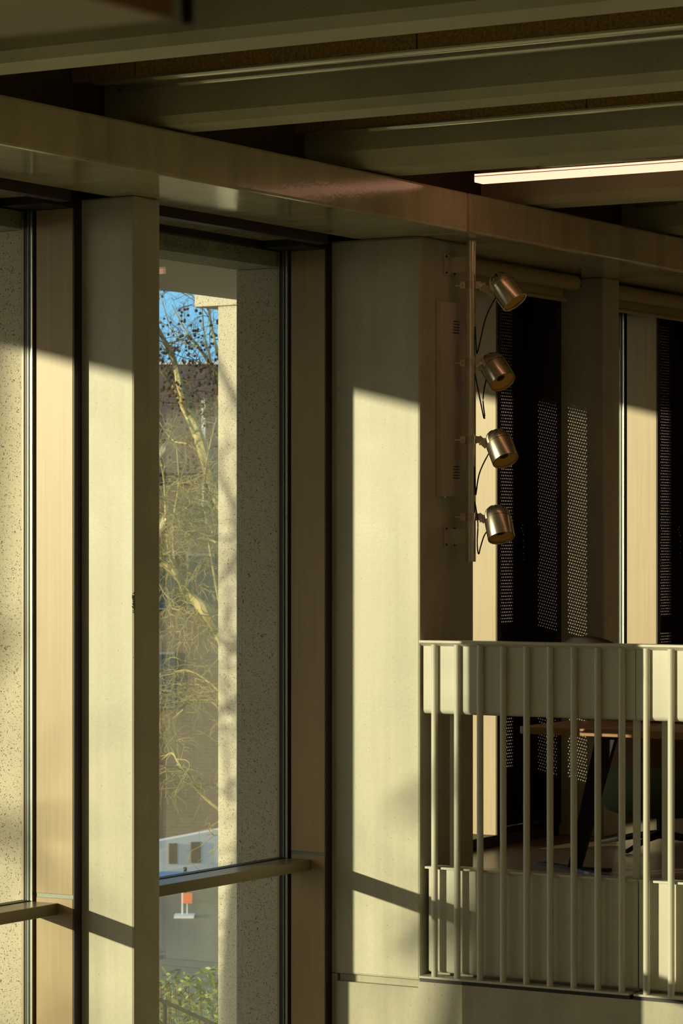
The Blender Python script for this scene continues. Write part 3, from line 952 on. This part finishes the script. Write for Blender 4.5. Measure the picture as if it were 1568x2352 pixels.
for u in (-4.5, -2.9, -1.3):
    oblock(MB(), u, u+0.06, 55.06, 55.12, -5.0, -4.34).build('post', 'blackm', t)
t = thing('roadworks_sign', 'small orange roadworks sign on a white stand below the transom', 'sign', out(-2.8, 53, -5.0))
oblock(MB(), -2.80, -2.64, 53, 53.03, -4.76, -4.58).build('sign_face', 'orange', t)
oblock(MB(), -2.83, -2.80, 53.03, 53.06, -4.99, -4.56).build('stand', 'white', t)
oblock(MB(), -2.74, -2.72, 53.03, 53.06, -4.95, -4.7).build('brace', 'white', t)
oblock(MB(), -2.95, -2.60, 52.8, 53.2, -5.0, -4.96).build('tray', 'white', t)

random.seed(7)
def limb_px(pts, d, jitter=0.25):
    res = []
    for px, py in pts:
        dd = d+random.uniform(-jitter, jitter)
        res.append(out((px-784)*dd/6888, dd, CAM.z+(1254-py)*dd/6888))
    return res

def smooth_pts(p, n=5):
    r = []
    for i in range(len(p)-1):
        p0 = p[max(i-1, 0)]; p1 = p[i]; p2 = p[i+1]; p3 = p[min(i+2, len(p)-1)]
        for k in range(n):
            s = k/n
            r.append(0.5*((2*p1)+(p2-p0)*s+(2*p0-5*p1+4*p2-p3)*s*s+(3*p1-p0-3*p2+p3)*s**3))
    r.append(p[-1])
    return r

def twig(mb, start, direc, length, r, depth, tips, droop):
    pts = [start]; d = direc.normalized(); p = start.copy()
    n = 6
    for k in range(n):
        d = (d+Vector((random.uniform(-.45, .45), random.uniform(-.45, .45), random.uniform(-.4, .4)-droop))).normalized()
        p = p+d*(length/n)
        pts.append(p.copy())
        if depth > 0 and random.random() < 0.62:
            dd = (d+Vector((random.uniform(-1, 1), random.uniform(-1, 1), random.uniform(-.8, .8)))).normalized()
            twig(mb, p.copy(), dd, length*random.uniform(0.4, 0.75), r*0.62, depth-1, tips, droop)
    mb.tube(pts, [r*(1-0.6*k/n) for k in range(n+1)], 5, False)
    tips.append(p.copy())
    tips.append(pts[n//2].copy())

def bare_tree(name, label, base, limbs, d, twigs, twl, balls, zmin_ball, droop=0.05, tmat='twig', trr=0.0065):
    t = thing(name, label, 'tree', base)
    tr = MB(); tw = MB(); tips = []
    for pts, ra, rb in limbs:
        P_ = smooth_pts(limb_px(pts, d))
        nn = len(P_)
        rad = [(ra+(rb-ra)*i/(nn-1))*random.uniform(0.88, 1.12) for i in range(nn)]
        tr.tube(P_, rad, 8)
        for k in range(int(twigs*nn/20)):
            i = random.randrange(1, nn-1)
            dv = (P_[i+1]-P_[i-1]).normalized()
            dd = (dv*random.uniform(-0.2, 0.9)+R3*random.uniform(-1, 1)+V3*random.uniform(-.5, .5)+Vector((0, 0, random.uniform(-.6, 1)))).normalized()
            twig(tw, P_[i], dd, twl*random.uniform(0.5, 1.3), min(rad[i]*0.5, trr), 2, tips, droop)
    tr.build('trunk_and_limbs', 'bark', t, smooth=True)
    o = tw.build('twigs', tmat, t); o['kind'] = 'stuff'
    if balls:
        sb = MB(); random.shuffle(tips)
        c = 0
        for p in tips:
            if p.z < zmin_ball: continue
            q = p+Vector((0, 0, -random.uniform(0.02, 0.10)))
            rr_ = random.uniform(0.013, 0.019)
            sb.lathe([(0.0, -rr_), (rr_*0.7, -rr_*0.7), (rr_, 0), (rr_*0.7, rr_*0.7), (0.0, rr_)], q, (0, 0, 1), 7)
            sb.tube([p, q], 0.0018, 4, False)
            c += 1
            if c >= balls: break
        o = sb.build('seed_balls', 'seed', t, smooth=True); o['kind'] = 'stuff'
    return t
def basept(px, d):
    return out((px-784)*d/6888, d, -5.0)
bare_tree('plane_tree', 'bare plane tree with dark seed balls against the blue sky', basept(640, 32), [
    ([(640, 2660), (632, 2200), (615, 1750), (585, 1400), (540, 1230), (497, 1125), (470, 1045), (440, 960), (415, 890), (398, 825), (368, 765), (330, 690)], 0.13, 0.012),
    ([(497, 1125), (482, 1085), (452, 1010), (425, 950), (395, 885), (368, 848), (325, 790)], 0.026, 0.014),
    ([(585, 1400), (545, 1100), (508, 880), (485, 840), (455, 795), (425, 758), (395, 700)], 0.03, 0.005),
    ([(545, 1100), (520, 900), (492, 780), (478, 705), (468, 640), (455, 570)], 0.022, 0.006),
    ([(540, 1230), (510, 1010), (500, 900), (480, 815), (468, 760), (462, 700), (440, 630)], 0.018, 0.004),
    ([(470, 1045), (430, 1020), (395, 1010), (360, 960)], 0.010, 0.005),
    ([(455, 795), (420, 785), (390, 745), (372, 690), (360, 640)], 0.007, 0.003),
    ([(415, 890), (440, 860), (452, 820), (470, 770), (488, 700)], 0.007, 0.003),
], 32, 10, 0.55, 700, CAM.z+0.6)
bare_tree('plane_tree', 'bare yellowish tree filling the lower part of the middle window', basept(600, 29), [
    ([(600, 2760), (590, 2300), (580, 1900), (560, 1620), (520, 1480), (497, 1440), (470, 1400), (430, 1362), (405, 1318), (368, 1292), (330, 1270)], 0.12, 0.014),
    ([(560, 1620), (530, 1320), (505, 1262), (478, 1200), (445, 1180), (420, 1160)], 0.028, 0.008),
    ([(580, 1500), (540, 1270), (497, 1246), (450, 1230), (410, 1214), (368, 1190)], 0.02, 0.01),
    ([(520, 1480), (480, 1250), (470, 1150), (475, 1060), (497, 960)], 0.014, 0.005),
    ([(430, 1362), (402, 1290), (398, 1200), (410, 1110), (405, 1020)], 0.013, 0.006),
    ([(580, 1900), (520, 1870), (460, 1822), (430, 1775), (412, 1755), (395, 1730), (372, 1745)], 0.02, 0.009),
    ([(560, 1620), (520, 1600), (470, 1560), (430, 1540), (395, 1545), (368, 1548)], 0.014, 0.006),
    ([(590, 1750), (540, 1700), (497, 1620), (450, 1610), (420, 1630), (398, 1650)], 0.012, 0.005),
    ([(405, 1318), (385, 1250), (378, 1120), (370, 1060), (362, 1000)], 0.016, 0.008),
], 29, 16, 0.5, 0, 99, 0.1, 'twigl', 0.008)
# tree outside whose shadow falls on the canopy post
t = thing('shadow_tree', 'slim bare tree outside left of the picture, shading the canopy post', 'tree', (-9.4, -1.2, -5.0))
st = MB()
tp_ = [(-9.5, -5.0, .11), (-9.40, -1.6, .095), (-9.36, -.68, .105), (-9.29, .09, .10), (-9.20, .7, .085), (-9.165, 1.345, .065), (-9.145, 2.0, .052), (-9.15, 2.75, .05), (-9.165, 3.4, .045), (-9.14, 3.9, .028), (-9.22, 5.0, .015)]
pp_ = smooth_pts([Vector((a, -1.2, b)) for a, b, c in tp_])
rr2 = []
for q in range(len(tp_)-1):
    for k in range(5):
        rr2.append(tp_[q][2]+(tp_[q+1][2]-tp_[q][2])*k/5)
rr2.append(tp_[-1][2])
st.tube(pp_, rr2, 8)
for a, b, c in (((-9.15, -1.2, 2.78), (-9.32, -1.2, 2.58), (-9.6, -1.2, 2.30)), ((-9.16, -1.2, 1.62), (-9.3, -1.2, 1.60), (-9.55, -1.2, 1.45)), ((-9.15, -1.2, 2.0), (-9.35, -1.2, 1.95), (-9.6, -1.2, 2.15)), ((-9.16, -1.2, 3.55), (-9.35, -1.2, 3.75), (-9.6, -1.2, 4.2)), ((-9.2, -1.2, .75), (-9.0, -1.2, 1.1), (-8.9, -1.2, 1.9))):
    st.tube(smooth_pts([Vector(a), Vector(b), Vector(c)]), [0.034, .033, .032, .031, .03, .028, .026, .024, .022, .02, .018], 6)
st.build('trunk_and_limbs', 'bark', t, smooth=True)
tw = MB(); tips = []
for k in range(70):
    p = Vector((-9.1+random.uniform(-.3, .3), -1.2, random.uniform(-0.5, 3.5)))
    twig(tw, p, Vector((random.uniform(-1, 1), random.uniform(-.3, .3), random.uniform(-.3, 1))), 0.8, 0.012, 1, tips, 0.0)
o = tw.build('twigs', 'twig', t); o['kind'] = 'stuff'

t = thing('shadow_tree', 'loose bare tree far outside left of the picture, dappling the sunlight', 'tree', (-12.3, -19.0, -5.0))
st = MB(); tw = MB(); tips = []
st.tube(smooth_pts([Vector((-13.6, -19.0, -5)), Vector((-13.3, -19.0, 0.0)), Vector((-12.6, -18.8, 3.2)), Vector((-12.4, -18.8, 6.0))]), [0.14-0.006*i for i in range(16)], 8)
random.seed(19)
for k in range(10):
    z = random.uniform(0.9, 3.6)
    a = Vector((-13.1, -18.9, z)); b = Vector((-12.45+random.uniform(-.2, .2), -18.7, z+random.uniform(.1, .6))); c = Vector((-11.95+random.uniform(-.2, .2), -18.5, z+random.uniform(-.3, .9)))
    P_ = smooth_pts([a, b, c])
    st.tube(P_, [0.036-0.002*i for i in range(len(P_))], 6)
    for q in P_[5:8]:
        twig(tw, q, Vector((random.uniform(-1, 1), random.uniform(-.4, .4), random.uniform(-.5, .9))), 0.6, 0.010, 1, tips, 0.0)
st.build('trunk_and_limbs', 'bark', t, smooth=True)
o = tw.build('twigs', 'twig', t); o['kind'] = 'stuff'

def shrub(label, u0, u1, d, z0, z1, n, size):
    t = thing('leafy_shrub', label, 'shrub', out((u0+u1)/2, d, -5.0))
    lv = MB(); stx = MB()
    for k in range(n):
        s = random.random()
        c = out(random.uniform(u0, u1), d+random.uniform(-.5, .5), z0+(z1-z0)*s**0.8)
        a = Vector((random.uniform(-1, 1), random.uniform(-1, 1), random.uniform(-.6, .8))).normalized()*size*random.uniform(0.6, 1.3)
        b = a.cross(Vector((random.uniform(-1, 1), random.uniform(-1, 1), random.uniform(-1, 1)))).normalized()*size*0.32
        lv.quad(c-a, c+b+a*0.1, c+a, c-b+a*0.1)
    for k in range(9):
        u = random.uniform(u0, u1)
        stx.tube([out((u0+u1)/2, d, -5.0), out(u, d, (z0-5)/2), out(u+random.uniform(-.1, .1), d, z1-0.1)], [0.02, 0.014, 0.006], 5)
    o = lv.build('leaves', 'leaf', t); o['kind'] = 'stuff'
    stx.build('stems', 'twig', t)
shrub('sunlit leafy green shrub at the foot of the middle window', -1.78, -1.0, 26.3, -3.25, -2.2, 900, 0.046)
shrub('lower leafy shrub beside the stair rail outside', -2.05, -1.2, 32.6, -4.6, -3.1, 700, 0.05)
t = thing('stair_rail', 'dark outdoor stair handrail among the shrubs', 'handrail', out(-1.4, 25.0, -5.0))
MB().tube([out(-1.68, 25.0, -2.15), out(-1.0, 24.8, -2.42)], 0.016, 8).build('handrail', 'blackm', t)
for u, z in ((-1.47, -2.24), (-1.13, -2.37)):
    MB().tube([out(u, 24.95, -5.0), out(u, 24.95, z)], 0.018, 8).build('post', 'blackm', t)
